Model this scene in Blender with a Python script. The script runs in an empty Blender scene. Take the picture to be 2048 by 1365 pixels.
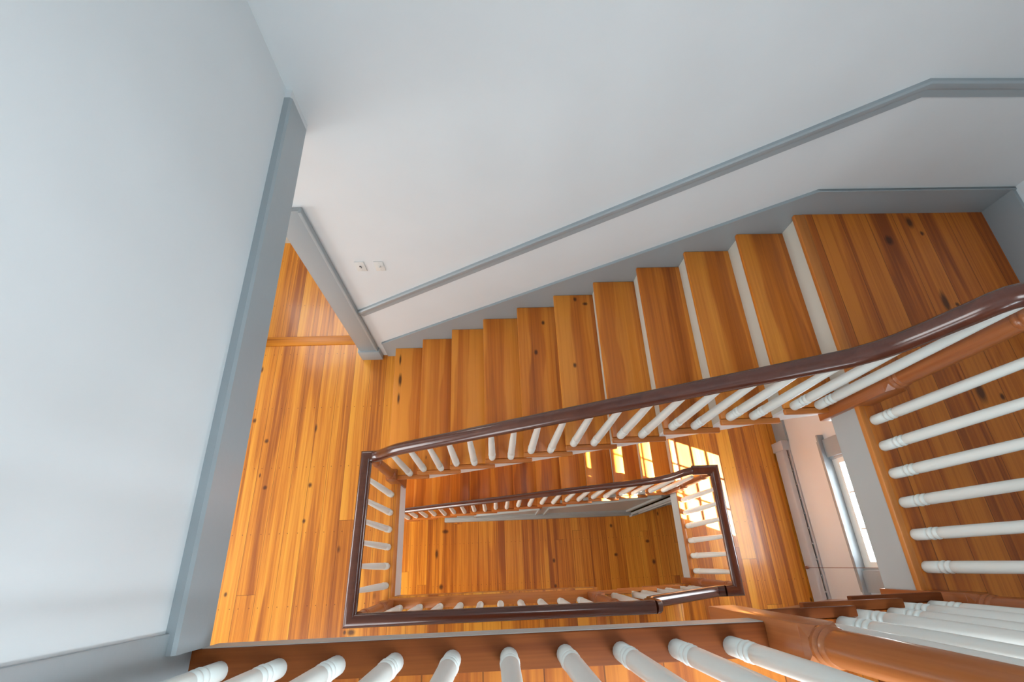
import bpy, bmesh, math, random
from mathutils import Vector, Matrix
random.seed(4)
SC = bpy.context.scene
COL = SC.collection

# ------------------------------------------------------------------ dimensions (metres)
H = 0.19                 # riser of the long flights
R = 0.2822               # going of the long flights
ZT, ZM = 2.847, 0.0      # upper floor, middle floor
ZLU, ZLL = 2.09, -0.831  # the two half landings
ZB = -0.831 - 13 * H     # lower floor
YB = 1.235               # back wall
YF = -2.15               # front wall
XR = 4.06                # right wall
XL = 0.041               # left wall of the upper floor
EDGE = 2.81              # landing edge at the well

# ------------------------------------------------------------------ materials
def new_mat(name):
    m = bpy.data.materials.new(name); m.use_nodes = True
    nt = m.node_tree
    return m, nt, nt.nodes['Principled BSDF']

def srgb(r, g, b):
    f = lambda c: (c / 255 / 12.92) if c / 255 <= .04045 else ((c / 255 + .055) / 1.055) ** 2.4
    return (f(r), f(g), f(b), 1)

def math_node(nt, op, a=None, b=None, c=None):
    n = nt.nodes.new('ShaderNodeMath'); n.operation = op
    for i, v in enumerate((a, b, c)):
        if v is None: continue
        if isinstance(v, (int, float)): n.inputs[i].default_value = v
        else: nt.links.new(v, n.inputs[i])
    return n.outputs[0]

def mixc(nt, fac, a, b, mode='MIX'):
    n = nt.nodes.new('ShaderNodeMix'); n.data_type = 'RGBA'; n.blend_type = mode
    if isinstance(fac, (int, float)): n.inputs[0].default_value = fac
    else: nt.links.new(fac, n.inputs[0])
    for i, v in ((6, a), (7, b)):
        if isinstance(v, tuple): n.inputs[i].default_value = v
        else: nt.links.new(v, n.inputs[i])
    return n.outputs[2]

def paint(name, col, rough=.55, bump=.04, scale=55, spec=.5):
    m, nt, p = new_mat(name)
    pos = nt.nodes.new('ShaderNodeNewGeometry').outputs['Position']
    no = nt.nodes.new('ShaderNodeTexNoise'); no.inputs['Scale'].default_value = 2.2; no.inputs['Detail'].default_value = 3
    nt.links.new(pos, no.inputs['Vector'])
    c2 = tuple(min(1, v * 1.05) for v in col[:3]) + (1,); c1 = tuple(v * .95 for v in col[:3]) + (1,)
    nt.links.new(mixc(nt, no.outputs[0], c1, c2), p.inputs['Base Color'])
    n2 = nt.nodes.new('ShaderNodeTexNoise'); n2.inputs['Scale'].default_value = scale; n2.inputs['Detail'].default_value = 4
    nt.links.new(pos, n2.inputs['Vector'])
    b = nt.nodes.new('ShaderNodeBump'); b.inputs['Strength'].default_value = bump * 2; b.inputs['Distance'].default_value = .004
    nt.links.new(n2.outputs[0], b.inputs['Height']); nt.links.new(b.outputs[0], p.inputs['Normal'])
    p.inputs['Roughness'].default_value = rough
    p.inputs['Specular IOR Level'].default_value = spec
    return m

def low_spec(m, v):
    m.node_tree.nodes['Principled BSDF'].inputs['Specular IOR Level'].default_value = v
    return m

def wood(name, cols, axis='Y', plank=None, offset=0., gap=True, rough=.3, knots=1., nails=False, contrast=1., coat=.0, stripes=1., marks=(), fineness=1., heart_band=False):
    """Wood whose grain runs along a world axis; cols = (dark, mid, light)."""
    m, nt, p = new_mat(name)
    L = nt.links.new
    pos = nt.nodes.new('ShaderNodeNewGeometry').outputs['Position']
    sp = nt.nodes.new('ShaderNodeSeparateXYZ'); L(pos, sp.inputs[0])
    x, y, z = sp.outputs
    along, across = (y, x) if axis == 'Y' else (x, y) if axis == 'X' else (z, x)
    other = z if axis != 'Z' else y
    rnd_obj = nt.nodes.new('ShaderNodeObjectInfo').outputs['Random']
    if plank:
        u = math_node(nt, 'DIVIDE', math_node(nt, 'SUBTRACT', across, offset), plank)
        # uneven widths
        idx = math_node(nt, 'FLOOR', u); fr = math_node(nt, 'FRACT', u)
    else:
        idx = math_node(nt, 'MULTIPLY', rnd_obj, 37.); u = math_node(nt, 'DIVIDE', across, .2); fr = None
    lev = math_node(nt, 'ROUND', math_node(nt, 'ADD', math_node(nt, 'DIVIDE', other, .19), .1))
    seed = math_node(nt, 'ADD', idx, math_node(nt, 'MULTIPLY', lev, 13.7)) if plank else idx
    wn = nt.nodes.new('ShaderNodeTexWhiteNoise'); wn.noise_dimensions = '1D'; L(seed, wn.inputs['W'])
    rv = wn.outputs['Value']
    if plank and gap:
        yy = math_node(nt, 'DIVIDE', math_node(nt, 'ADD', along, math_node(nt, 'MULTIPLY', rv, 9.)), 7.3)
        seg = math_node(nt, 'FLOOR', yy); sfr = math_node(nt, 'FRACT', yy)
        wn2 = nt.nodes.new('ShaderNodeTexWhiteNoise'); wn2.noise_dimensions = '2D'
        cb0 = nt.nodes.new('ShaderNodeCombineXYZ'); L(seed, cb0.inputs[0]); L(seg, cb0.inputs[1]); L(cb0.outputs[0], wn2.inputs['Vector'])
        rv = wn2.outputs['Value']
    # grain coordinates
    def coords(sa, sl, shift):
        cb = nt.nodes.new('ShaderNodeCombineXYZ')
        L(math_node(nt, 'MULTIPLY', across, sa), cb.inputs[0])
        L(math_node(nt, 'ADD', math_node(nt, 'MULTIPLY', along, sl), math_node(nt, 'MULTIPLY', rv, 31. + shift)), cb.inputs[1])
        L(math_node(nt, 'ADD', math_node(nt, 'MULTIPLY', other, sa if axis == 'X' or axis == 'Z' else 3.), math_node(nt, 'MULTIPLY', rv, 17. + shift)), cb.inputs[2])
        return cb.outputs[0]
    def noise(vec, det=4, dist=0., rough_=.55):
        n = nt.nodes.new('ShaderNodeTexNoise'); n.inputs['Scale'].default_value = 1; n.inputs['Detail'].default_value = det
        n.inputs['Distortion'].default_value = dist; n.inputs['Roughness'].default_value = rough_
        L(vec, n.inputs['Vector']); return n.outputs[0]
    fine = noise(coords(150, 2.6, 0), 4)
    bands = noise(coords(22, .5, 5), 2, .4)
    heart = noise(coords(9, .28, 11), 1, .3)
    # cathedral rings
    w = nt.nodes.new('ShaderNodeTexWave'); w.wave_type = 'BANDS'; w.bands_direction = 'X'
    w.inputs['Scale'].default_value = 1; w.inputs['Distortion'].default_value = 7; w.inputs['Detail'].default_value = 2; w.inputs['Detail Scale'].default_value = .7
    L(coords(11, .8, 3), w.inputs['Vector'])
    f = math_node(nt, 'ADD', math_node(nt, 'MULTIPLY', math_node(nt, 'SUBTRACT', rv, .5), .6 * contrast),
        math_node(nt, 'ADD', math_node(nt, 'MULTIPLY', math_node(nt, 'SUBTRACT', fine, .5), .8 * contrast * fineness),
        math_node(nt, 'ADD', math_node(nt, 'MULTIPLY', math_node(nt, 'SUBTRACT', bands, .5), 1.2 * contrast * fineness),
                  math_node(nt, 'MULTIPLY', math_node(nt, 'SUBTRACT', w.outputs[0], .5), .12 * contrast * stripes))))
    hs = nt.nodes.new('ShaderNodeMapRange'); hs.inputs[1].default_value = .5; hs.inputs[2].default_value = .54
    L(heart, hs.inputs[0])
    f = math_node(nt, 'ADD', f, math_node(nt, 'MULTIPLY', math_node(nt, 'SUBTRACT', hs.outputs[0], .5), -.34 * contrast * stripes))
    f = math_node(nt, 'ADD', f, .5)
    if heart_band:        # a darker heartwood stripe with wavy edges in each board
        r2 = math_node(nt, 'FRACT', math_node(nt, 'MULTIPLY', rv, 7.31)); r3 = math_node(nt, 'FRACT', math_node(nt, 'MULTIPLY', rv, 23.7))
        wav = math_node(nt, 'MULTIPLY', math_node(nt, 'SUBTRACT', noise(coords(.8, 1.5, 19), 1), .5), .5)
        dd = math_node(nt, 'ABSOLUTE', math_node(nt, 'SUBTRACT', math_node(nt, 'ADD', fr, wav), math_node(nt, 'ADD', math_node(nt, 'MULTIPLY', r2, .6), .25)))
        hb = nt.nodes.new('ShaderNodeMapRange'); hb.inputs[1].default_value = .03; hb.inputs[2].default_value = -.03
        L(math_node(nt, 'SUBTRACT', dd, math_node(nt, 'ADD', math_node(nt, 'MULTIPLY', r3, .12), .17)), hb.inputs[0])
        f = math_node(nt, 'ADD', f, math_node(nt, 'ADD', math_node(nt, 'MULTIPLY', hb.outputs[0], -.34), .12))
    cr = nt.nodes.new('ShaderNodeValToRGB'); e = cr.color_ramp.elements
    e[0].position = .05; e[0].color = cols[0]; e[1].position = .95; e[1].color = cols[2]
    k = e.new(.5); k.color = cols[1]
    L(f, cr.inputs[0]); col = cr.outputs[0]
    dark = (cols[0][0] * .16, cols[0][1] * .13, cols[0][2] * .18, 1)
    if knots:
        vo = nt.nodes.new('ShaderNodeTexVoronoi'); vo.inputs['Scale'].default_value = 1
        cb = nt.nodes.new('ShaderNodeCombineXYZ')
        L(math_node(nt, 'MULTIPLY', across, 5.2), cb.inputs[0]); L(math_node(nt, 'MULTIPLY', along, 2.3), cb.inputs[1]); L(math_node(nt, 'MULTIPLY', lev, 3.3), cb.inputs[2])
        L(cb.outputs[0], vo.inputs['Vector'])
        sz = nt.nodes.new('ShaderNodeSeparateColor'); L(vo.outputs['Color'], sz.inputs[0])
        on = math_node(nt, 'GREATER_THAN', sz.outputs[0], .52)
        rad = math_node(nt, 'ADD', math_node(nt, 'MULTIPLY', sz.outputs[1], .075 * knots), .03)
        kd = nt.nodes.new('ShaderNodeMapRange'); kd.inputs[1].default_value = 1.25; kd.inputs[2].default_value = .55
        L(math_node(nt, 'DIVIDE', math_node(nt, 'ADD', vo.outputs['Distance'], math_node(nt, 'MULTIPLY', math_node(nt, 'SUBTRACT', fine, .5), .05)), rad), kd.inputs[0])
        col = mixc(nt, math_node(nt, 'MULTIPLY', math_node(nt, 'MULTIPLY', kd.outputs[0], on), .85), col, dark)
    for mx, my, rx, ry in marks:
        ax = math_node(nt, 'DIVIDE', math_node(nt, 'SUBTRACT', x, mx), rx); ay = math_node(nt, 'DIVIDE', math_node(nt, 'SUBTRACT', y, my), ry)
        dd = math_node(nt, 'SQRT', math_node(nt, 'ADD', math_node(nt, 'MULTIPLY', ax, ax), math_node(nt, 'MULTIPLY', ay, ay)))
        dd = math_node(nt, 'ADD', dd, math_node(nt, 'MULTIPLY', math_node(nt, 'SUBTRACT', fine, .5), .9))
        mr = nt.nodes.new('ShaderNodeMapRange'); mr.inputs[1].default_value = 1.3; mr.inputs[2].default_value = .5; L(dd, mr.inputs[0])
        col = mixc(nt, math_node(nt, 'MULTIPLY', mr.outputs[0], .88), col, dark)
    bumpsrc = fine
    if plank and gap:
        edge = math_node(nt, 'MINIMUM', fr, math_node(nt, 'SUBTRACT', 1., fr))
        gn = noise(coords(3, 3., 8), 2)
        gw = math_node(nt, 'MULTIPLY', gn, .022)
        g = math_node(nt, 'LESS_THAN', edge, gw)
        g2 = math_node(nt, 'LESS_THAN', math_node(nt, 'MINIMUM', sfr, math_node(nt, 'SUBTRACT', 1., sfr)), .00025)
        g = math_node(nt, 'MAXIMUM', g, g2)
        col = mixc(nt, math_node(nt, 'MULTIPLY', g, .62), col, dark)
    if nails:
        ny = math_node(nt, 'FRACT', math_node(nt, 'ADD', math_node(nt, 'DIVIDE', along, .55), .2))
        dy = math_node(nt, 'MULTIPLY', math_node(nt, 'SUBTRACT', ny, .5), .55)
        ds = []
        for q in (.22, .78):
            dx = math_node(nt, 'MULTIPLY', math_node(nt, 'SUBTRACT', fr, q), plank)
            ds.append(math_node(nt, 'ADD', math_node(nt, 'MULTIPLY', dx, dx), math_node(nt, 'MULTIPLY', dy, dy)))
        d = math_node(nt, 'LESS_THAN', math_node(nt, 'MINIMUM', ds[0], ds[1]), .0042 ** 2)
        col = mixc(nt, math_node(nt, 'MULTIPLY', d, .7), col, dark)
    L(col, p.inputs['Base Color'])
    b = nt.nodes.new('ShaderNodeBump'); b.inputs['Strength'].default_value = .06; b.inputs['Distance'].default_value = .002
    L(bumpsrc, b.inputs['Height']); L(b.outputs[0], p.inputs['Normal'])
    rr = nt.nodes.new('ShaderNodeMapRange'); rr.inputs[3].default_value = rough - .05; rr.inputs[4].default_value = rough + .09
    L(noise(coords(6, 1.5, 2), 2), rr.inputs[0]); L(rr.outputs[0], p.inputs['Roughness'])
    if coat:
        p.inputs['Coat Weight'].default_value = coat; p.inputs['Coat Roughness'].default_value = .12
    return m

# dark knots at their places on the boards: (x, y, half width, half length)
K_LAND = [(3.361, 1.016, .024, .034), (3.543, 1.149, .02, .045), (3.59, 1.064, .012, .016), (3.535, .578, .022, .07), (3.6, .562, .012, .014), (3.499, .037, .024, .06), (3.606, .006, .012, .02)]
K_MID = [(-1.296, .606, .016, .022), (-1.154, .411, .018, .02), (-1.098, -.001, .018, .018), (-.711, .007, .016, .022), (-.723, -.291, .014, .018), (-1.271, -.828, .014, .018), (-.244, -1.135, .03, .022), (-.295, -1.133, .012, .014), (-1.314, 1.113, .014, .03), (-.724, .518, .01, .04)]
K_LOW = [(.164, -.211, .045, .028), (.043, -.512, .022, .06), (.114, -.944, .032, .035), (1.745, -.664, .02, .03), (1.742, -.996, .02, .026), (2.638, -.219, .02, .026), (2.662, -.619, .026, .024), (3.156, -.454, .03, .022), (3.208, -.734, .026, .036)]
K_TREAD = [(1.263, .818, .014, .022), (1.335, 1.077, .013, .018), (1.527, .624, .012, .02), (1.579, 1.182, .014, .02), (1.654, 1.14, .02, .014), (.06, .9, .016, .06), (.055, .72, .01, .05), (.05, 1.1, .01, .05)]
PINE = (srgb(156, 84, 18), srgb(203, 124, 32), srgb(228, 158, 52))
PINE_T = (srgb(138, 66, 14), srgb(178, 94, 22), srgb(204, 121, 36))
PINE_S = (srgb(150, 76, 16), srgb(198, 112, 30), srgb(224, 144, 50))
OAK_D = (srgb(92, 44, 14), srgb(116, 58, 20), srgb(136, 74, 30))
CHERRY = (srgb(128, 68, 32), srgb(158, 91, 48), srgb(178, 112, 64))
MAHOG = (srgb(62, 31, 21), srgb(80, 41, 29), srgb(98, 54, 38))
M = {}
M['floor'] = wood('heart_pine_floorboards', PINE, 'Y', .152, .03, True, .33, .8, True, coat=.22, marks=K_MID)
M['floor_low'] = wood('worn_pine_floorboards', PINE, 'Y', .126, .03, True, .36, .8, True, marks=K_LOW)
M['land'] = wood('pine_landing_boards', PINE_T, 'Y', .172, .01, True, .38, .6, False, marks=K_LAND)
M['tread'] = wood('pine_treads', PINE_S, 'Y', R, -.001, False, .34, .6, False, 1., fineness=.55, stripes=.5, heart_band=True)
M['tread_up'] = wood('pine_treads_upper', PINE_S, 'Y', R, -.001, False, .34, .5, False, 1., marks=K_TREAD, fineness=.55, stripes=.5, heart_band=True)
NOSE = (srgb(152, 84, 30), srgb(190, 114, 48), srgb(212, 138, 66))
M['nose_x'] = wood('pine_nosing_long', NOSE, 'X', None, 0, False, .34, 0., False, .5)
M['nose_y'] = wood('pine_nosing_cross', NOSE, 'Y', None, 0, False, .34, 0., False, .5)
M['threshold'] = wood('pine_threshold', PINE, 'X', None, 0, False, .36, 0., False, .7)
M['nose_up'] = low_spec(wood('brown_nosing_board', OAK_D, 'X', None, 0, False, .6, 0., False, .7), .22)
M['newel'] = wood('cherry_newel', CHERRY, 'Z', None, 0, False, .3, 0., False, .6, .25)
M['rail'] = wood('mahogany_handrail', MAHOG, 'X', None, 0, False, .2, 0., False, .35, .5)
M['rail_y'] = wood('mahogany_handrail_cross', MAHOG, 'Y', None, 0, False, .2, 0., False, .35, .5)
M['wall'] = paint('white_wall_paint', srgb(216, 223, 226), .6, .03, 30)
M['ceil'] = paint('white_ceiling_paint', srgb(226, 226, 224), .7, .02, 30)
M['grey'] = paint('grey_gloss_trim', srgb(154, 165, 170), .3, .06, 45)
M['white'] = paint('white_gloss_paint', srgb(230, 240, 238), .36, .04, 60)
M['riser'] = paint('white_riser_paint', srgb(216, 216, 204), .45, .04, 60)
M['string'] = paint('white_stringer_paint', srgb(232, 237, 240), .4, .03, 60)
M['fascia'] = paint('pale_grey_fascia_paint', srgb(178, 186, 186), .45, .03, 60)
M['heater'] = paint('heater_enamel', srgb(186, 190, 194), .4, .01, 20)
M['plate'] = paint('ivory_plastic', srgb(216, 221, 220), .35, .0, 20)
M['dark'] = paint('dark_void', srgb(40, 40, 42), .8, .0, 20)
M['cord'] = paint('brown_cord', srgb(120, 84, 66), .8, .0, 20)
M['pull'] = paint('wooden_pull', srgb(150, 100, 76), .5, .0, 20)
M['shade'] = paint('white_shade_cloth', srgb(220, 218, 208), .8, .02, 200)
M['panel'] = paint('grey_panel_paint', srgb(168, 176, 176), .4, .03, 60)
def glass_mat():
    m, nt, p = new_mat('window_glass')
    nt.nodes.remove(p)
    t = nt.nodes.new('ShaderNodeBsdfTransparent'); g = nt.nodes.new('ShaderNodeBsdfGlossy'); g.inputs['Roughness'].default_value = .02
    mx = nt.nodes.new('ShaderNodeMixShader'); mx.inputs[0].default_value = .06
    nt.links.new(t.outputs[0], mx.inputs[1]); nt.links.new(g.outputs[0], mx.inputs[2])
    nt.links.new(mx.outputs[0], nt.nodes['Material Output'].inputs[0])
    return m
M['glass'] = glass_mat()

# ------------------------------------------------------------------ mesh helpers
class MB:
    def __init__(s): s.bm = bmesh.new()
    def box(s, x0, x1, y0, y1, z0, z1, bev=0.):
        bm = s.bm
        vs = [bm.verts.new(v) for v in ((x0, y0, z0), (x1, y0, z0), (x1, y1, z0), (x0, y1, z0), (x0, y0, z1), (x1, y0, z1), (x1, y1, z1), (x0, y1, z1))]
        fs = [bm.faces.new([vs[i] for i in q]) for q in ((0, 3, 2, 1), (4, 5, 6, 7), (0, 1, 5, 4), (1, 2, 6, 5), (2, 3, 7, 6), (3, 0, 4, 7))]
        if bev:
            es = list({e for f in fs for e in f.edges})
            bmesh.ops.bevel(bm, geom=es, offset=bev, segments=2, profile=.5, affect='EDGES')
        return s
    def prism(s, pts, axis, a, b):
        """Extrude a 2D outline along an axis from a to b. 'Y': pts are (x, z); 'X': (y, z); 'Z': (x, y)."""
        f = {'Y': lambda p, t: (p[0], t, p[1]), 'X': lambda p, t: (t, p[0], p[1]), 'Z': lambda p, t: (p[0], p[1], t)}[axis]
        bm = s.bm
        A = [bm.verts.new(f(p, a)) for p in pts]; B = [bm.verts.new(f(p, b)) for p in pts]
        n = len(pts)
        fs = [bm.faces.new(A), bm.faces.new(B[::-1])]
        for i in range(n): fs.append(bm.faces.new((A[i], B[i], B[(i + 1) % n], A[(i + 1) % n])))
        bmesh.ops.recalc_face_normals(bm, faces=fs)
        return s
    def lathe(s, prof, cx=0, cy=0, seg=20):
        bm = s.bm; rings = []
        for r, z in prof:
            rings.append([bm.verts.new((cx + r * math.cos(2 * math.pi * i / seg), cy + r * math.sin(2 * math.pi * i / seg), z)) for i in range(seg)])
        for a, b in zip(rings, rings[1:]):
            for i in range(seg): bm.faces.new((a[i], a[(i + 1) % seg], b[(i + 1) % seg], b[i]))
        bm.faces.new(rings[0][::-1]); bm.faces.new(rings[-1])
        return s
    def sweep(s, prof, path, side0=None, caps=True):
        """prof: (side, up) outline; path: points; mitred at every joint."""
        bm = s.bm; P = [Vector(p) for p in path]; n = len(P)
        D = [(P[i + 1] - P[i]).normalized() for i in range(n - 1)]
        side = Vector(side0) if side0 else None; frames = []
        for d in D:
            h = d.cross(Vector((0, 0, 1)))
            if h.length > .05:
                h.normalize()
                side = h
            frames.append((side.copy(), side.cross(d).normalized()))
        rings = []
        for i in range(n):
            a = D[max(0, i - 1)]; b = D[min(i, n - 2)]
            sd, up = frames[max(0, i - 1)]
            nn = (a + b).normalized(); ring = []
            for u, v in prof:
                q = P[i] + sd * u + up * v
                t = -(q - P[i]).dot(nn) / a.dot(nn)
                ring.append(bm.verts.new(q + a * t))
            rings.append(ring)
        k = len(prof); fs = []
        for a, b in zip(rings, rings[1:]):
            for i in range(k): fs.append(bm.faces.new((a[i], a[(i + 1) % k], b[(i + 1) % k], b[i])))
        if caps: fs += [bm.faces.new(rings[0][::-1]), bm.faces.new(rings[-1])]
        bmesh.ops.recalc_face_normals(bm, faces=fs)
        return s
    def build(s, name, mat, parent=None, angle=40):
        me = bpy.data.meshes.new(name); s.bm.to_mesh(me); s.bm.free()
        for p in me.polygons: p.use_smooth = True
        me.set_sharp_from_angle(angle=math.radians(angle))
        me.materials.append(mat)
        o = bpy.data.objects.new(name, me); COL.objects.link(o)
        if parent:
            o.parent = parent
            o.matrix_parent_inverse = Matrix.Translation(-Vector(parent.location))
        return o

def thing(name, label, cat, loc, group=None):
    o = bpy.data.objects.new(name, None); COL.objects.link(o); o.location = loc; o.empty_display_size = .1
    o['label'] = label; o['category'] = cat
    group = group or {'stair_railing': 'white baluster railings around the stairwell', 'staircase': 'long flights along the back wall',
                      'short_staircase': 'short flights along the front side', 'stair_landing': 'half landings at the right end'}.get(name)
    if group: o['group'] = group
    return o
def tag(o, label, cat, group=None, kind=None):
    o['label'] = label; o['category'] = cat
    if group: o['group'] = group
    if kind: o['kind'] = kind
    return o
def struct(o, label, cat):
    return tag(o, label, cat, None, 'structure')

# ------------------------------------------------------------------ the shell
TOP = 5.3
# back wall: door opening to the next room on the middle floor
DX0, DX1, DZ = -1.42, -.342, 2.05
b = MB()
b.box(DX1, 4.3, YB, 1.455, ZB, TOP)
b.box(-3.7, DX0, YB, 1.455, ZB, TOP)
b.box(DX0, DX1, YB, 1.455, DZ, TOP)
b.box(DX0, DX1, YB, 1.455, ZB, -.3)
struct(b.build('wall_back', M['wall']), 'tall white plaster wall behind the stairs with a grey sloping rail', 'wall')
b = MB()
b.box(-.12, XL, -.834, YB, 2.80, TOP)
b.box(-.12, XL, YF, -1.95, 2.847, TOP); b.box(-.12, XL, -1.95, -.834, 4.95, TOP)
struct(b.build('wall_left', M['wall']), 'white wall of the upper floor standing on the grey beam', 'wall')
b = MB()
b.box(-.07, XL - .03, -1.95, -.99, ZT, 4.95)
b.box(XL - .03, XL - .018, -1.84, -1.1, ZT + .2, ZT + .85).box(XL - .03, XL - .018, -1.84, -1.1, ZT + 1.0, ZT + 1.95)
struct(b.build('door_1', M['grey']), 'grey panelled door in the left wall of the upper floor', 'door')
b = MB()
b.box(XL - .02, XL + .012, -.99, -.832, ZT, 4.95, .004)
struct(b.build('trim_1', M['grey']), 'grey upright door casing above the left end of the nearest railing', 'door casing')
# right wall with the window of the lower landing
WY0, WY1, WZ0, WZ1 = -.86, .10, -.062, 1.82
b = MB()
b.box(XR, 4.15, YF - .15, WY0, ZB, TOP).box(XR, 4.15, WY1, YB, ZB, TOP)
b.box(XR, 4.15, WY0, WY1, ZB, WZ0 - .014).box(XR, 4.15, WY0, WY1, WZ1, TOP)
struct(b.build('wall_right', M['wall']), 'white end wall holding the window over the lower landing', 'wall')
b = MB()
b.box(-3.7, 4.3, YF - .15, YF, ZB, TOP)
struct(b.build('wall_front', M['wall']), 'white wall along the front side of the stair hall', 'wall')
b = MB(); b.box(-3.85, -3.7, YF - .15, 3.4, ZB, TOP)
struct(b.build('wall_hall', M['wall']), 'white wall closing the far end of the middle hall', 'wall')
b = MB(); b.box(-3.7, .5, 2.62, 2.75, -.1, 2.8).box(.5, .6, 1.455, 2.75, -.1, 2.8)
struct(b.build('wall_room', M['wall']), 'white wall of the next room seen past the threshold', 'wall')
b = MB(); b.box(-3.7, .5, 2.60, 2.62, .0, .16)
struct(b.build('baseboard_room', M['white']), 'white baseboard of the next room past the threshold', 'baseboard')
b = MB(); b.box(-3.85, 4.3, YF - .15, 1.455, TOP, TOP + .1)
struct(b.build('ceiling', M['ceil']), 'white ceiling over the stairwell', 'ceiling')
b = MB(); b.box(-3.7, .02, YF, YB, 2.72, 2.84).box(-3.7, .5, 1.455, 2.62, 2.7, 2.8)
struct(b.build('ceiling_hall', M['ceil']), 'white ceiling over the middle hall', 'ceiling')

# floors
WX0, WX1, WY = .072, EDGE, -.885     # the well
b = MB()
b.box(-3.7, WX0 - .012, YF, YB, -.24, ZM - .0001)
b.box(WX0 - .012, 1.74, YF, WY - .012, -.24, ZM)
b.box(DX0, DX1, YB, 1.36, -.24, ZM)
struct(b.build('floor_middle', M['floor']), 'orange pine board floor of the middle storey around the well', 'floor')
b = MB(); b.box(-3.7, .5, 1.455, 2.62, -.2, ZM)
struct(b.build('floor_room', M['floor']), 'lighter pine boards of the next room past the threshold', 'floor')
b = MB(); b.box(DX0 + .004, DX1 - .004, 1.36, 1.455, -.1, .012, .004)
struct(b.build('trim_2', M['threshold']), 'pine threshold board in the doorway at the foot of the stairs', 'threshold')
b = MB(); b.box(XL, 1.74, YF, WY - .012 - .07, ZT - .2, ZT)
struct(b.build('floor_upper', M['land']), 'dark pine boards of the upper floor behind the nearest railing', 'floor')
b = MB(); b.box(-3.7, 4.3, YF, YB, ZB - .2, ZB)
struct(b.build('floor_lower', M['floor_low']), 'worn pine board floor at the bottom of the stairwell', 'floor')

# edge boards and fascias round the well
def edge_y(x, y0, y1, z, d, face, nm, lab, nmat='nose_y', fmat='fascia', w=.1, flip=False):
    """nosing + fascia on an edge that runs along Y; face = +1 when the well lies on +X."""
    b = MB(); xs = sorted((x, x - face * w)); b.box(xs[0], xs[1], y0, y1, z - .03, z + .002, .008)
    struct(b.build(nm, M[nmat]), lab + ' nosing board', 'nosing')
    b = MB(); xs = sorted((x - face * .012, x - face * .03)); b.box(xs[0], xs[1], y0, y1, z - d, z - .03)
    struct(b.build(nm, M[fmat]), lab + ' painted fascia', 'fascia')
edge_y(.078, -.9, .0, ZM, .36, 1, 'trim_3', 'middle floor well edge beside the left rail', 'nose_y', 'string', .03)
b = MB(); b.box(XL - .03, 1.72, -.975, WY, ZT - .028, ZT + .003, .006)
struct(b.build('trim_4', M['nose_up']), 'wide brown nosing board carrying the nearest white balusters', 'nosing')
b = MB(); b.box(XL + .034, 1.72, WY - .022, WY + .002, ZT - .1, ZT - .004)
struct(b.build('trim_5', M['fascia']), 'thin grey fascia strip under the nearest brown nosing board', 'fascia')
b = MB(); b.box(.03, 1.72, -.99, WY - .022, ZM - .03, ZM + .003, .006)
struct(b.build('trim_6', M['nose_x']), 'pine nosing board under the front rail of the middle floor', 'nosing')
b = MB(); b.box(.06, 1.72, WY - .05, WY - .034, ZM - .27, ZM - .03)
struct(b.build('trim_7', M['fascia']), 'painted fascia under the front rail of the middle floor', 'fascia')
b = MB(); b.box(.012, 1.72, WY - .1, WY - .03, ZT - .1, ZT - .03)
struct(b.build('trim_8', M['fascia']), 'joist edge behind the nearest fascia', 'joist')

# grey beam along the left
b = MB(); b.prism([(XL - .03, 2.80), (.0745, 2.80), (.0745, 2.967), (.066, 2.976), (XL - .03, 2.976)], 'Y', -.884, 1.182)
struct(b.build('trim_9', M['grey']), 'long grey beam under the left wall of the upper floor', 'beam')
b = MB(); b.box(XL - .03, .066, 1.182, 1.236, 2.78, 2.974)
struct(b.build('trim_10', M['wall']), 'white plaster stub between the grey beam and back wall', 'plaster')

# door casing at the foot of the long flight
b = MB()
b.box(-.342, -.184, 1.205, YB, .19, 2.2, .003).box(-.188, -.166, 1.193, YB, .19, 2.2, .005)
b.box(-.358, -.156, 1.185, YB, 0, .19, .006)
struct(b.build('trim_11', M['grey']), 'grey upright door casing at the foot of the stairs', 'door casing')
b = MB(); b.box(DX1 - .02, DX1, YB, 1.455, 0, DZ).box(DX0, DX0 + .02, YB, 1.455, 0, DZ).box(DX0, DX1, YB, 1.455, DZ - .02, DZ)
struct(b.build('trim_12', M['grey']), 'grey jamb lining of the doorway to the next room', 'door jamb')

# ------------------------------------------------------------------ skirting and dado rail on the back wall
def skirt_outline(z0, x_end, k0=0):
    top = [(-.11 + k0 * R, z0 + .38 + .673 * (-.11 + k0 * R) - k0 * R * 0), (2.855, z0 + 2.302), (x_end, z0 + 2.307)]
    bot = [(x_end, z0 + 11 * H)]
    for k in range(11, k0, -1):
        bot += [((k - 1) * R + .03, z0 + k * H - .02), ((k - 1) * R + .03, z0 + (k - 1) * H - .02)]
    bot += [(-.11 + k0 * R, z0 + k0 * H)]
    return top + bot
b = MB(); b.prism(skirt_outline(0, XR), 'Y', 1.222, 1.2355)
pth = [(-.14, 0, .38 + .673 * -.14), (2.855, 0, 2.302), (XR, 0, 2.307)]
b.prism([(-.11, .38 + .673 * -.11), (2.855, 2.302), (XR, 2.307), (XR, 2.295), (2.858, 2.29), (-.11, .368 + .673 * -.11)], 'Y', 1.215, 1.2355)
struct(b.build('baseboard_back', M['grey']), 'grey skirting board stepping up the back wall beside the treads', 'baseboard')
b = MB(); b.prism(skirt_outline(-2.921, XR, -2), 'Y', 1.222, 1.2355)
struct(b.build('baseboard_lower', M['grey']), 'grey skirting board beside the lower long flight', 'baseboard')
b = MB(); b.box(4.045, 4.0605, YF, 1.222, ZLU, ZLU + .205).box(4.04, 4.061, YF, 1.222, ZLU + .195, ZLU + .209)
struct(b.build('baseboard_right', M['grey']), 'grey baseboard on the end wall of the upper landing', 'baseboard')
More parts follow.
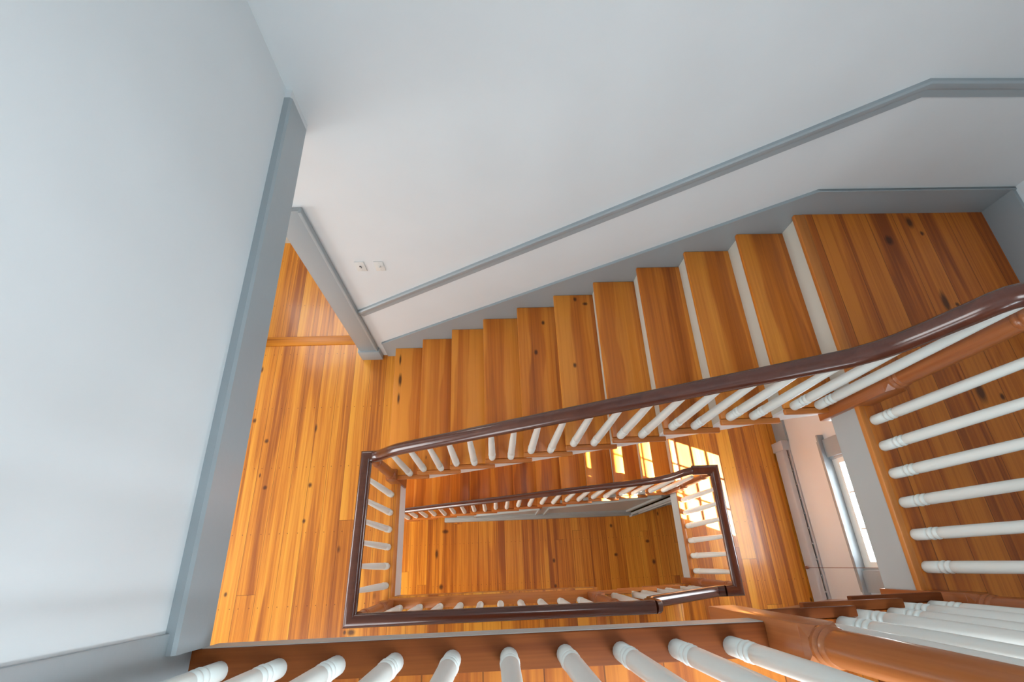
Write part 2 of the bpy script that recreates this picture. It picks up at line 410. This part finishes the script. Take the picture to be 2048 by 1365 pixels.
b = MB(); b.box(4.04, 4.0605, .4, 1.222, ZLL, ZLL + .21).box(4.035, 4.061, .4, 1.222, ZLL + .195, ZLL + .214)
struct(b.build('baseboard_end', M['grey']), 'grey baseboard beside the end of the heater', 'baseboard')
# dado rail: moulded profile (out from wall, across)
dado = [(0, -.046), (.011, -.046), (.011, -.006), (.02, .004), (.026, .012), (.026, .038), (.018, .046), (0, .046)]
b = MB(); b.sweep([(u, v) for u, v in dado], [(-.166, 1.2355, .885), (2.952, 1.2355, 2.977), (XR, 1.2355, 2.977)])
tr = struct(b.build('trim_13', M['grey']), 'grey moulded dado rail climbing the back wall', 'dado rail')

# ------------------------------------------------------------------ stairs
def tread_mesh(x0, run, ext, y_out, y_wall, z, d=1):
    """main board of one tread: nosing at x0, climbing towards d."""
    xs = sorted((x0, x0 + d * (run + .034)))
    return MB().box(xs[0], xs[1], min(y_out, y_wall), max(y_out, y_wall), z - .03, z, .007)

def long_flight(name, label, z0, y_out, xs, first, proto=None):
    """eleven-riser style flight along the back wall; risers numbered first..11."""
    t = thing(name, label, 'staircase', (xs + (first - 1) * R, .6, z0 + (first - 1) * H))
    for k in range(first, 12):
        xn = xs + (k - 1) * R; z = z0 + k * H
        MB().box(xn + .028, xn + .048, y_out + .045, 1.222, z - H - .001, z - .028).build('riser', M['riser'], t)
        if k < 11:
            tread_mesh(xn, R, 0, y_out + .034, 1.222, z).build('tread', M['tread_up' if first == 1 else 'tread'], t)
            MB().box(xn - .001, xn + R + .072, y_out, y_out + .0325, z - .03, z, .007).build('return_nosing', M['nose_x'], t)
    pts = []
    for k in range(first, 12):
        xn = xs + (k - 1) * R + .03; z = z0 + k * H - .03
        pts += [(xn, z - H + (.0 if k > first else .03)), (xn, z)]
    pts += [(xs + 10 * R + .03 + .1, z0 + 11 * H - .03), (xs + 10 * R + .13, z0 + 11 * H - .29), (xs + 10 * R - .12, z0 + 11 * H - .4),
            (xs + (first - 1) * R + .34, z0 + (first - 1) * H)]
    MB().prism(pts, 'Y', y_out + .03, y_out + .052).build('stringer', M['string'], t)
    a = (xs + (first - 1) * R + .36, z0 + (first - 1) * H); e = (xs + 10 * R - .02, z0 + 11 * H - .34)
    MB().prism([a, (e[0], e[1]), (e[0], e[1] + .03), (a[0] - .05, a[1])], 'Y', y_out + .052, 1.222).build('soffit', M['wall'], t)
    return t
long_flight('staircase', 'upper flight of brown pine treads climbing along the back wall to the upper landing', 0., 0., 0., 1)
long_flight('staircase', 'lower flight of pine treads with sunlit patches climbing to the lower landing', ZLL - 11 * H, -.066, .018, -1)

def short_flight(name, label, z_top, h, x_nose, run, y_out, y_front):
    """three treads rising towards -X up to z_top."""
    t = thing(name, label, 'staircase', (x_nose + 3 * run, (y_out + y_front) / 2, z_top - 4 * h))
    for k in range(0, 4):            # k = 0 the floor's own nosing
        xn = x_nose + k * run; z = z_top - k * h
        MB().box(xn - .048, xn - .028, y_front, y_out - .045, z - h - .001, z - .028).build('riser', M['riser'], t)
        if k:
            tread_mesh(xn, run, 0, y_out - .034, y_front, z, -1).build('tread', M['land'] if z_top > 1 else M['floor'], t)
            MB().box(xn - run - .072, xn + .001, y_out - .0325, y_out, z - .03, z, .004).build('return_nosing', M['nose_up' if z_top > 1 else 'nose_x'], t)
        else:
            MB().box(xn - .075, xn, y_front, y_out - .12, z - .03, z + .001, .007).build('top_nosing', M['nose_y'], t)
    pts = [(x_nose - .05, z_top - .03)]
    for k in range(0, 4):
        xn = x_nose + k * run - .03; z = z_top - k * h - .03
        if k: pts += [(xn, z)]
        pts += [((xn), z - h if k < 3 else z - h + .03)]
    pts += [(x_nose + 3 * run - .3, z_top - 4 * h - .1), (x_nose - .05, z_top - .34)]
    MB().prism(pts, 'Y', y_out - .052, y_out - .03).build('stringer', M['newel'] if z_top > 1 else M['nose_x'], t)
    MB().prism([(x_nose - .06, z_top - .3), (x_nose + 3 * run - .3, z_top - 4 * h - .08), (x_nose + 3 * run - .3, z_top - 4 * h - .05), (x_nose - .06, z_top - .27)], 'Y', y_front, y_out - .052).build('soffit', M['wall'], t)
    return t
HB, RB, NB = .18925, .311, 1.806
HC, RC, NC = .20775, .283, 1.785
short_flight('short_staircase', 'short flight of brown treads seen edge-on rising to the upper floor', ZT, HB, NB, RB, -.872, YF + .004)
short_flight('short_staircase', 'short flight of pine treads rising from the lower landing to the middle floor', ZM, HC, NC, RC, -.93, YF + .004)

def landing(label, z, edge, mat, step, inner):
    t = thing('stair_landing', label, 'stair landing', ((edge + XR) / 2, -.4, z))
    MB().prism([(inner, YF + .004), (XR - .004, YF + .004), (XR - .004, YB - .014), (edge + .064, YB - .014), (edge + .064, .0), (edge + .004, .0), (edge + .004, -.935), (inner, -.935)], 'Z', z - .2, z).build('deck', mat, t)
    MB().box(edge - .004, edge + .03, -.9, .0, z - .032, z + .003, .008).build('edge_nosing', M['nose_y'], t)
    MB().box(step, step + .07, .03, YB - .014, z - .03, z + .001, .006).build('step_nosing', M['nose_y'], t)
    MB().box(edge + .003, edge + .022, -.9, .03, z - .235, z - .032).build('fascia', M['fascia'], t)
    return t
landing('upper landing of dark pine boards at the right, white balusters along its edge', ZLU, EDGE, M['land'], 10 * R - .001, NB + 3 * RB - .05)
landing('lower landing of bright orange boards with sun patches below the window', ZLL, 2.834, M['floor'], 10 * R + .017, NC + 3 * RC - .05)

# panelled side wall under the lower long flight
t = thing('stair_panelling', 'pale grey panelled side under the lower flight above the bottom floor', 'panelling', (1.5, -.05, ZB))
def zs(x): return ZLL - 11 * H + .673 * (x - .018) + .0
b = MB(); b.prism([(.17, ZB), (2.95, ZB), (2.95, ZLL - .2), (2.62, ZLL - .25), (.25, zs(.25) - .14), (.17, zs(.17) - .12)], 'Y', -.034, .0)
b.build('face_board', M['panel'], t)
MB().box(.16, 2.93, -.09, -.034, ZB, ZB + .13, .006).box(.165, 2.925, -.075, -.034, ZB + .13, ZB + .155, .006).build('base_board', M['panel'], t)
for x0, x1 in ((.62, 1.5), (1.62, 2.84)):
    z0 = ZB + .26
    o = [(x0, z0), (x1, z0), (x1, zs(x1) - .34), (x0, max(z0 + .12, zs(x0) - .34))]
    fr = [(u, v) for u, v in ((0, -.014), (.022, -.014), (.03, .0), (.022, .014), (0, .014))]
    bb = MB()
    for p, q in zip(o, o[1:] + o[:1]):
        n = Vector((q[0] - p[0], 0, q[1] - p[1])).normalized(); s = Vector((n.z, 0, -n.x)) * .016
        vs = [Vector((p[0], 0, p[1])) - s, Vector((q[0], 0, q[1])) - s, Vector((q[0], 0, q[1])) + s, Vector((p[0], 0, p[1])) + s]
        bb.prism([(v.x, v.z) for v in vs], 'Y', -.058, -.034)
    bb.build('panel_moulding', M['panel'], t)
b = MB()
A = Vector((2.93, -.09, 0)); B_ = Vector((3.5, .05, 0)); dn = (B_ - A).normalized(); nn = Vector((dn.y, -dn.x, 0))
def slab(off0, off1, t0, t1, z0, z1):
    p = [A + dn * t0 + nn * off0, A + dn * t1 + nn * off0, A + dn * t1 + nn * off1, A + dn * t0 + nn * off1]
    return [(v.x, v.y) for v in p], z0, z1
LN = (B_ - A).length
t = thing('cupboard_door', 'pale grey panelled cupboard door angled under the lower landing', 'door', (A.x, A.y, ZB))
for part, arr, mt in (('door_leaf', [(-.03, 0, 0, LN, ZB + .005, ZLL - .21)], 'panel'),
                  ('base_rail', [(0, .02, 0, LN, ZB + .005, ZB + .16), (0, .012, 0, LN, ZB + .16, ZB + .18)], 'panel'),
                  ('panel_moulding', [(0, .02, .06, .09, ZB + .3, ZLL - .4), (0, .02, LN - .09, LN - .06, ZB + .3, ZLL - .4), (0, .02, .06, LN - .06, ZB + .3, ZB + .33), (0, .02, .06, LN - .06, ZLL - .42, ZLL - .4)], 'panel')):
    b = MB()
    for q in arr:
        pts, z0, z1 = slab(*q); b.prism(pts, 'Z', z0, z1)
    b.build(part, M[mt], t)
b = MB(); b.box(3.46, XR, .06, .09, ZB, ZLL - .2).box(3.44, XR, .04, .06, ZB, ZB + .15)
struct(b.build('wall_closet', M['panel']), 'pale grey wall and base under the lower landing', 'wall')

# ------------------------------------------------------------------ railings
_bal = {}
def baluster_mesh(L):
    k = round(L, 3)
    if k in _bal: return _bal[k]
    r0, r1 = .0255, .0155
    prof = [(r0 - .002, 0), (r0, .004), (r0, .078), (r0 - .003, .083), (r0 - .006, .087), (r0 - .004, .092), (r0 + .001, .098), (r0 + .002, .105), (r0 - .001, .112),
            (r0 - .006, .117), (r0 - .004, .122), (r0 + .001, .129), (r0 + .001, .136), (r0 - .002, .143), (r0 - .006, .147), (r0 - .003, .152), (r0 - .0005, .158), (r0 - .0005, .2),
            (r0 - .003, .2 + (L - .2) * .4), (r1 + .002, .2 + (L - .2) * .8), (r1, L)]
    b = MB(); b.lathe(prof, 0, 0, 18)
    o = b.build('baluster', M['white'], None, 50)
    me = o.data; bpy.data.objects.remove(o)
    _bal[k] = me
    return me
def baluster(parent, x, y, z0, z1):
    o = bpy.data.objects.new('baluster', baluster_mesh(z1 - z0)); COL.objects.link(o)
    o.parent = parent; o.matrix_parent_inverse = Matrix.Translation(-Vector(parent.location)); o.location = (x, y, z0)
    o.rotation_euler.z = random.random() * 6
    return o
# moulded handrail section: (side, up), 80 mm wide
RAIL = []
for a in range(0, 181, 15):
    RAIL.append((.041 * math.cos(math.radians(a)), .004 + .03 * math.sin(math.radians(a))))
RAIL += [(-.041, -.004), (-.032, -.012), (-.03, -.024), (-.024, -.03), (.024, -.03), (.03, -.024), (.032, -.012), (.041, -.004)]
def handrail(parent, path, mat='rail', side0=None, name='handrail', k=1.):
    return MB().sweep([(u * k, v * k) for u, v in RAIL], path, side0).build(name, M[mat], parent, 35)
def newel(parent, x, y, zb, zq, zt, s=.05, ring=0.):
    """square block zb..zq, turned column zq..zt."""
    b = MB()
    b.box(x - s, x + s, y - s, y + s, zb, zq - .03, .004)
    # chamfered shoulders
    bm = b.bm
    c = .9
    v0 = [bm.verts.new((x + sx * s * .995, y + sy * s * .995, zq - .0305)) for sx, sy in ((-1, -1), (1, -1), (1, 1), (-1, 1))]
    v1 = [bm.verts.new((x + s * .99 * math.cos(math.pi * (i * 2 + 1) / 8 + math.pi), y + s * .99 * math.sin(math.pi * (i * 2 + 1) / 8 + math.pi), zq)) for i in range(8)]
    # v1[0] lies at 202.5 deg; corners at 225, 315, 45, 135
    for q in range(4):
        i = (2 * q) % 8; j = (2 * q + 1) % 8
        bm.faces.new((v0[q], v1[j], v1[i]))
        bm.faces.new((v0[q], v0[(q + 1) % 4], v1[(2 * q + 2) % 8], v1[j]))
    bm.faces.new(v1)
    r = s * .84
    b.lathe([(s * .93, zq - .002), (s * .97, zq + .006), (s * .97, zq + .014), (s * .88, zq + .02), (s * .82, zq + .024), (s * .9, zq + .03), (s * .94, zq + .037),
             (s * .9, zq + .044), (r * .95, zq + .05), (r, zq + .06), (r, zq + .2), (r * .97, zq + (zt - zq) * .5), (r * .88, zt + ring - .2), (r * .86, zt + ring - .165), (r * .97, zt + ring - .16), (r, zt + ring - .152), (r * .95, zt + ring - .144), (r * .8, zt + ring - .139),
             (r * .8, zt + ring - .132), (r * .97, zt + ring - .127), (r, zt + ring - .119), (r * .95, zt + ring - .111), (r * .84, zt + ring - .106), (r * .84, zt)], x, y, 28)
    bmesh.ops.recalc_face_normals(bm, faces=bm.faces[:])
    return b.build('newel_post', M['newel'], parent, 30)

RH = .925     # height of the rail centre over a floor
RU = 3.142    # rail centre over the upper landing
YA = .045
# --- upper floor, nearest to the camera
t = thing('stair_railing', 'nearest railing of white balusters along the upper floor edge', 'railing', (.9, -.945, ZT))
handrail(t, [(XL, -.945, ZT + RH), (1.98, -.945, ZT + RH)])
for i in range(10): baluster(t, .137 + .1615 * i, -.941, ZT, ZT + RH - .02)
newel(t, 1.752, -.921, 2.43, 3.06, ZT + RH - .02, .05, .075)
# --- short flight up to the upper floor
t = thing('stair_railing', 'railing of slanting white balusters at the lower right on the short brown flight', 'railing', (2.4, -.92, ZLU))
def zr(x): return ZT + .76 - (HB / RB) * (x - NB)
handrail(t, [(1.98, -.945, ZT + RH), (2.0, -.945, zr(2.0)), (2.36, -.945, zr(2.36)), (2.5, -.945, RU + .004), (2.56, -.945, RU), (2.80, -.945, RU)], 'rail', (0, 1, 0))
for k, off in ((1, (.061,)), (2, (.185, .057)), (3, (.185, .057))):
    for o_ in off:
        x = NB + k * RB - o_; baluster(t, x, -.925, ZT - k * HB, max(zr(x), RU) - .02)
baluster(t, NB + RB - .19, -.925, ZT - HB, zr(NB + RB - .19) - .02)
# --- upper landing
t = thing('stair_railing', 'railing of six white balusters across the edge of the dark upper landing', 'railing', (2.85, -.45, ZLU))
handrail(t, [(2.72, YA - .005, RU), (2.79, .03, RU), (2.868, .012, RU), (2.868, -.945, RU), (2.80, -.945, RU)], 'rail_y')
for y in (-.1, -.233, -.368, -.504, -.647, -.784): baluster(t, 2.868, y, ZLU, RU - .02)
newel(t, 2.842, -.925, ZLU - .25, ZLU + .27, RU - .02, .048)
# --- long upper flight
t = thing('stair_railing', 'dark handrail with white balusters climbing the upper flight to the landing newel', 'railing', (1.4, .045, 0))
def za(x): return .19 + .673 * x + .775
handrail(t, [(.05, YA, RH), (.075, YA, RH + .01), (.105, YA, RH + .036), (.15, YA, RH + .09), (.2, YA, za(.2) - .025), (.26, YA, za(.26) - .004), (.32, YA, za(.32))] + [(2.33, YA, za(2.33) - .01), (2.45, YA, 2.605), (2.51, YA, 2.68), (2.548, YA, 2.755), (2.578, YA, 2.85), (2.602, YA, 2.94), (2.622, YA, 3.02), (2.634, YA, 3.075), (2.652, YA, 3.112), (2.682, YA, 3.134), (2.72, YA - .005, RU)])
for k in range(1, 11):
    for o_ in ((.192,) if k == 1 else (.052, .193)):
        x = (k - 1) * R + o_; baluster(t, x, .043, k * H, za(x) - .02 if x < 2.35 else 2.58 if x < 2.5 else 2.86 if x < 2.65 else RU - .02)
newel(t, .04, .035, -.27, .25, RH - .02, .046)
newel(t, 2.835, .03, 1.80, 2.35, RU - .02, .052)
# --- middle floor gallery
t = thing('stair_railing', 'dark handrail with white balusters round two sides of the middle floor well', 'railing', (.8, -.95, 0))
MB().sweep(RAIL, [(.05, YA, RH), (.0, YA, RH), (-.02, -.983, RH), (1.93, -.983, RH)]).build('handrail', M['rail'], t, 35)
for y in (-.1, -.249, -.387, -.524, -.67, -.815): baluster(t, .006, y, 0, RH - .02)
for i in range(10): baluster(t, .129 + .1615 * i, -.982, 0, RH - .02)
newel(t, .03, -.965, -.27, .25, RH - .02, .046)
newel(t, 1.70, -.975, -.42, .25, RH - .02, .05)
# --- short flight up to the middle floor
t = thing('stair_railing', 'short drooping handrail with white balusters from the middle floor to the lower landing', 'railing', (2.4, -.95, ZLL))
def zc(x): return .735 - (HC / RC) * (x - NC)
bend = [(1.93, -.983, RH), (1.952, -.983, RH - .012), (1.966, -.983, RH - .05), (1.968, -.983, zc(1.972) + .05), (1.982, -.982, zc(1.985) + .01), (2.02, -.98, zc(2.02))]
handrail(t, bend + [(2.70, -.96, zc(2.70)), (2.76, -.958, ZLL + RH)], 'rail', (0, 1, 0))
for k, off in ((1, (.16,)), (2, (.245, .13)), (3, (.245, .13))):
    for o_ in off:
        x = NC + k * RC - o_; baluster(t, x, -.975, -k * HC, min(zc(x), RH) - .02)
for x in (2.70, 2.795): baluster(t, x, -.975, ZLL, ZLL + RH - .02)
# --- lower landing
t = thing('stair_railing', 'sunlit railing of thin white balusters along the lower landing edge', 'railing', (2.86, -.45, ZLL))
handrail(t, [(2.67, .003, ZLL + RH), (2.868, .004, ZLL + RH), (2.868, -.958, ZLL + RH), (2.76, -.958, ZLL + RH)], 'rail_y')
for y in (-.15, -.275, -.405, -.545, -.685, -.825): baluster(t, 2.884, y, ZLL, ZLL + RH - .02)
newel(t, 2.86, -.93, ZLL - .25, ZLL + .2, ZLL + RH - .02, .046)
# --- long lower flight
t = thing('stair_railing', 'long dark handrail with white balusters down the lower flight', 'railing', (1.4, -.02, ZB))
YC = -.016
def zd(x): return ZLL - 11 * H + .19 + .673 * (x - .018) + .775
handrail(t, [(-.62, YC, zd(-.62)), (2.34, YC, zd(2.34)), (2.45, YC, zd(2.45) + .012), (2.56, YC + .004, zd(2.56) + .1), (2.62, YC + .01, ZLL + RH - .035), (2.66, YC + .015, ZLL + RH - .004), (2.69, YC + .019, ZLL + RH)], k=.78)
for k in range(-1, 11):
    for o_ in (.052, .193):
        x = .018 + (k - 1) * R + o_; baluster(t, x, -.02, ZLL - (11 - k) * H, min(zd(x), ZLL + RH) - .02)
newel(t, 2.835, -.02, ZLL - .27, ZLL + .25, ZLL + RH - .02, .046)
newel(t, -.62, -.02, ZB, ZB + .5, zd(-.62), .05)

# ------------------------------------------------------------------ things on the walls
def switch(x, label, dark):
    t = thing('switch_plate', label, 'light switch', (x, YB, 1.577), 'switch plates on the back wall')
    MB().box(x - .033, x + .033, YB - .006, YB + .0005, 1.52, 1.634, .0025).build('plate', M['plate'], t)
    MB().box(x - .006, x + .006, YB - .009, YB - .005, 1.564, 1.59).build('toggle_slot', M['dark' if dark else 'plate'], t)
    MB().prism([(YB - .006, 1.57), (YB - .018, 1.578), (YB - .018, 1.584), (YB - .006, 1.584)], 'X', x - .004, x + .004).build('toggle', M['plate'], t)
    for dz in (-.042, .042):
        o = MB().lathe([(.0028, -.001), (.0028, .001)], 0, 0, 10).build('screw', M['plate'], t)
        o.rotation_euler.x = math.pi / 2; o.location = (x, YB - .0065, 1.577 + dz)
switch(.015, 'white switch plate with a dark toggle slot, nearer the grey casing', True)
switch(.146, 'plain white switch plate, farther from the grey casing', False)

# baseboard heater under the window
t = thing('baseboard_heater', 'pale grey metal baseboard heater along the wall under the window', 'heater', (4.02, -.85, ZLL))
b = MB(); b.prism([(3.985, ZLL + .025), (3.985, ZLL + .15), (3.995, ZLL + .165), (4.026, ZLL + .178), (4.026, ZLL + .17), (4.0, ZLL + .158), (3.99, ZLL + .148), (3.99, ZLL + .025)], 'Y', -2.12, .3)
# the prism helper takes (x, z) along Y
b.build('front_cover', M['heater'], t)
MB().box(4.042, 4.0595, -2.12, .3, ZLL + .02, ZLL + .2, .002).build('back_plate', M['heater'], t)
MB().box(3.995, 4.042, -2.12, .3, ZLL + .03, ZLL + .14).build('element', M['dark'], t)
MB().box(3.975, 4.0595, .3, .40, ZLL + .0, ZLL + .203, .006).build('end_cap', M['heater'], t)
for i in range(17):
    y = .23 - i * .142
    MB().box(4.02, 4.046, y - .007, y + .007, ZLL + .174, ZLL + .184).build('tab', M['heater'], t)

# window of the lower landing
WX = 4.095
w = MB()
w.box(4.035, XR + .01, WY0 - .17, WY0, WZ0, WZ1 + .1, .004).box(4.035, XR + .01, WY1, WY1 + .17, WZ0, WZ1 + .1, .004).box(4.035, XR + .01, WY0 - .17, WY1 + .17, WZ1, WZ1 + .1, .004)
w.box(XR, 4.15, WY0 - .001, WY0 + .02, WZ0, WZ1).box(XR, 4.15, WY1 - .02, WY1 + .001, WZ0, WZ1).box(XR, 4.15, WY0, WY1, WZ1 - .02, WZ1 + .001)
win = struct(w.build('window_1', M['grey']), 'bright sash window over the lower landing', 'window')
MB().box(4.0, 4.17, WY0 - .2, WY1 + .22, WZ0 - .028, WZ0, .006).box(4.04, XR + .005, WY0 - .17, WY1 + .17, WZ0 - .1, WZ0 - .028, .004).build('window_sill', M['grey'], win)
def sash(x, z0, z1, name):
    b = MB(); y0, y1 = WY0 + .02, WY1 - .02
    b.box(x - .0195, x + .0195, y0, y0 + .045, z0 + .0005, z1 + .001).box(x - .0195, x + .0195, y1 - .045, y1, z0 + .0005, z1 + .001)
    b.box(x - .018, x + .018, y0, y1, z0, z0 + (.088 if z0 < .1 else .04)).box(x - .018, x + .018, y0, y1, z1 - .035, z1)
    for i in (1, 2):
        y = y0 + (y1 - y0) * i / 3; b.box(x - .012, x + .012, y - .007, y + .007, z0, z1)
    for zm in (.213, .405, .6, .79) if z0 < .1 else (z0 + .2, z0 + .4, z0 + .6):
        b.box(x - .011, x + .011, y0, y1, zm - .007, zm + .007)
    s = b.build(name, M['white'], win)
    MB().box(x - .002, x + .002, y0, y1, z0, z1).build('pane', M['glass'], s)
sash(WX, WZ0, 1.03, 'lower_sash'); sash(WX + .042, 1.0, 1.80, 'upper_sash')
t = thing('window_shade', 'white roller shade drawn over the upper half of the bright window', 'window shade', (4.035, -.53, 1.76))
MB().box(4.045, 4.048, WY0 + .03, WY1 - .03, 1.05, 1.76).build('cloth', M['shade'], t)
MB().box(4.04, 4.053, WY0 + .01, WY1 - .03, 1.03, 1.052, .003).build('hem_bar', M['shade'], t)
b = MB(); b.lathe([(.022, 0), (.022, WY1 - WY0 - .06)], 0, 0, 20); o = b.build('roller', M['shade'], t)
o.rotation_euler.x = -math.pi / 2; o.location = (4.045, WY0 + .03, 1.775)
t = thing('shade_cord', 'thin brown pull cord with wooden bead hanging before the heater', 'pull cord', (3.966, -.836, .85))
b = MB(); b.lathe([(.0022, -.72), (.0022, 1.032)], 3.966, -.836, 8); b.prism([(3.963, 1.028), (4.05, 1.036), (4.05, 1.04), (3.963, 1.032)], 'Y', -.839, -.833)
b.build('cord', M['cord'], t)
MB().lathe([(.004, -.77), (.012, -.765), (.016, -.75), (.014, -.735), (.006, -.72), (.004, -.716)], 3.966, -.836, 14).build('pull', M['pull'], t)

# ------------------------------------------------------------------ light
wd = bpy.data.worlds.new('World'); SC.world = wd; wd.use_nodes = True
nt = wd.node_tree; bg = nt.nodes['Background']
bg.inputs[0].default_value = (.86, .93, 1., 1); bg.inputs[1].default_value = 17.0
def area(name, loc, target, sx, sy, power, col, spread=180):
    l = bpy.data.lights.new(name, 'AREA'); l.shape = 'RECTANGLE'; l.size = sx; l.size_y = sy; l.energy = power; l.color = col; l.spread = math.radians(spread)
    o = bpy.data.objects.new(name, l); COL.objects.link(o); o.location = loc
    o.rotation_euler = (Vector(target) - Vector(loc)).to_track_quat('-Z', 'Y').to_euler()
    return o
sun = bpy.data.lights.new('sun', 'SUN'); sun.energy = 95.; sun.angle = math.radians(.53); sun.color = (1, .97, .93)
so = bpy.data.objects.new('sun', sun); COL.objects.link(so)
so.rotation_euler = Vector((-1, .37, -1.2)).to_track_quat('-Z', 'Y').to_euler(); so.location = (8, -4, 6)
area('upper_hall_daylight', (1.75, YF + .12, 3.75), (-.1, -.35, 3.65), 1.1, 1.3, 63, (.82, .93, 1.))
area('upper_fill_light', (1.7, -.7, TOP - .05), (1.7, -.7, 0), .8, .8, 20, (.90, .96, 1.))  # soft overhead fill added to lift balusters and treads, no fixture there
area('middle_hall_daylight', (-3.6, -.5, 1.35), (0, -.3, .9), 1.6, 1.9, 80, (.95, .98, 1.))
area('middle_front_daylight', (-.9, YF + .06, 1.45), (-.4, 0, .1), 1.2, 1.7, 40, (.95, .98, 1.))
area('room_daylight', (-1.2, 2.5, 1.6), (-.9, 1.4, 0), 1.2, 1.2, 28, (1, .97, .92))
area('lower_hall_daylight', (-2.6, -1.2, ZB + 1.6), (1.2, -.4, ZB), 1.5, 1.8, 110, (1, .97, .92))

# ------------------------------------------------------------------ camera
cam = bpy.data.cameras.new('camera'); co = bpy.data.objects.new('camera', cam); COL.objects.link(co)
cam.sensor_width = 36; cam.lens = 36 * 979.5526 / 2048; cam.clip_start = .02
co.location = (.9169, -.7042, 4.493); co.rotation_mode = 'XYZ'
co.rotation_euler = (.4309976, -.0274725, -.0387776)
SC.camera = co
vs = SC.view_settings
vs.view_transform = 'Standard'; vs.look = 'None'; vs.exposure = 0.; vs.gamma = 1; vs.use_curve_mapping = False
SC.cycles.max_bounces = 10; SC.cycles.diffuse_bounces = 6; SC.cycles.glossy_bounces = 4; SC.cycles.transparent_max_bounces = 8
SC.cycles.sample_clamp_indirect = 6
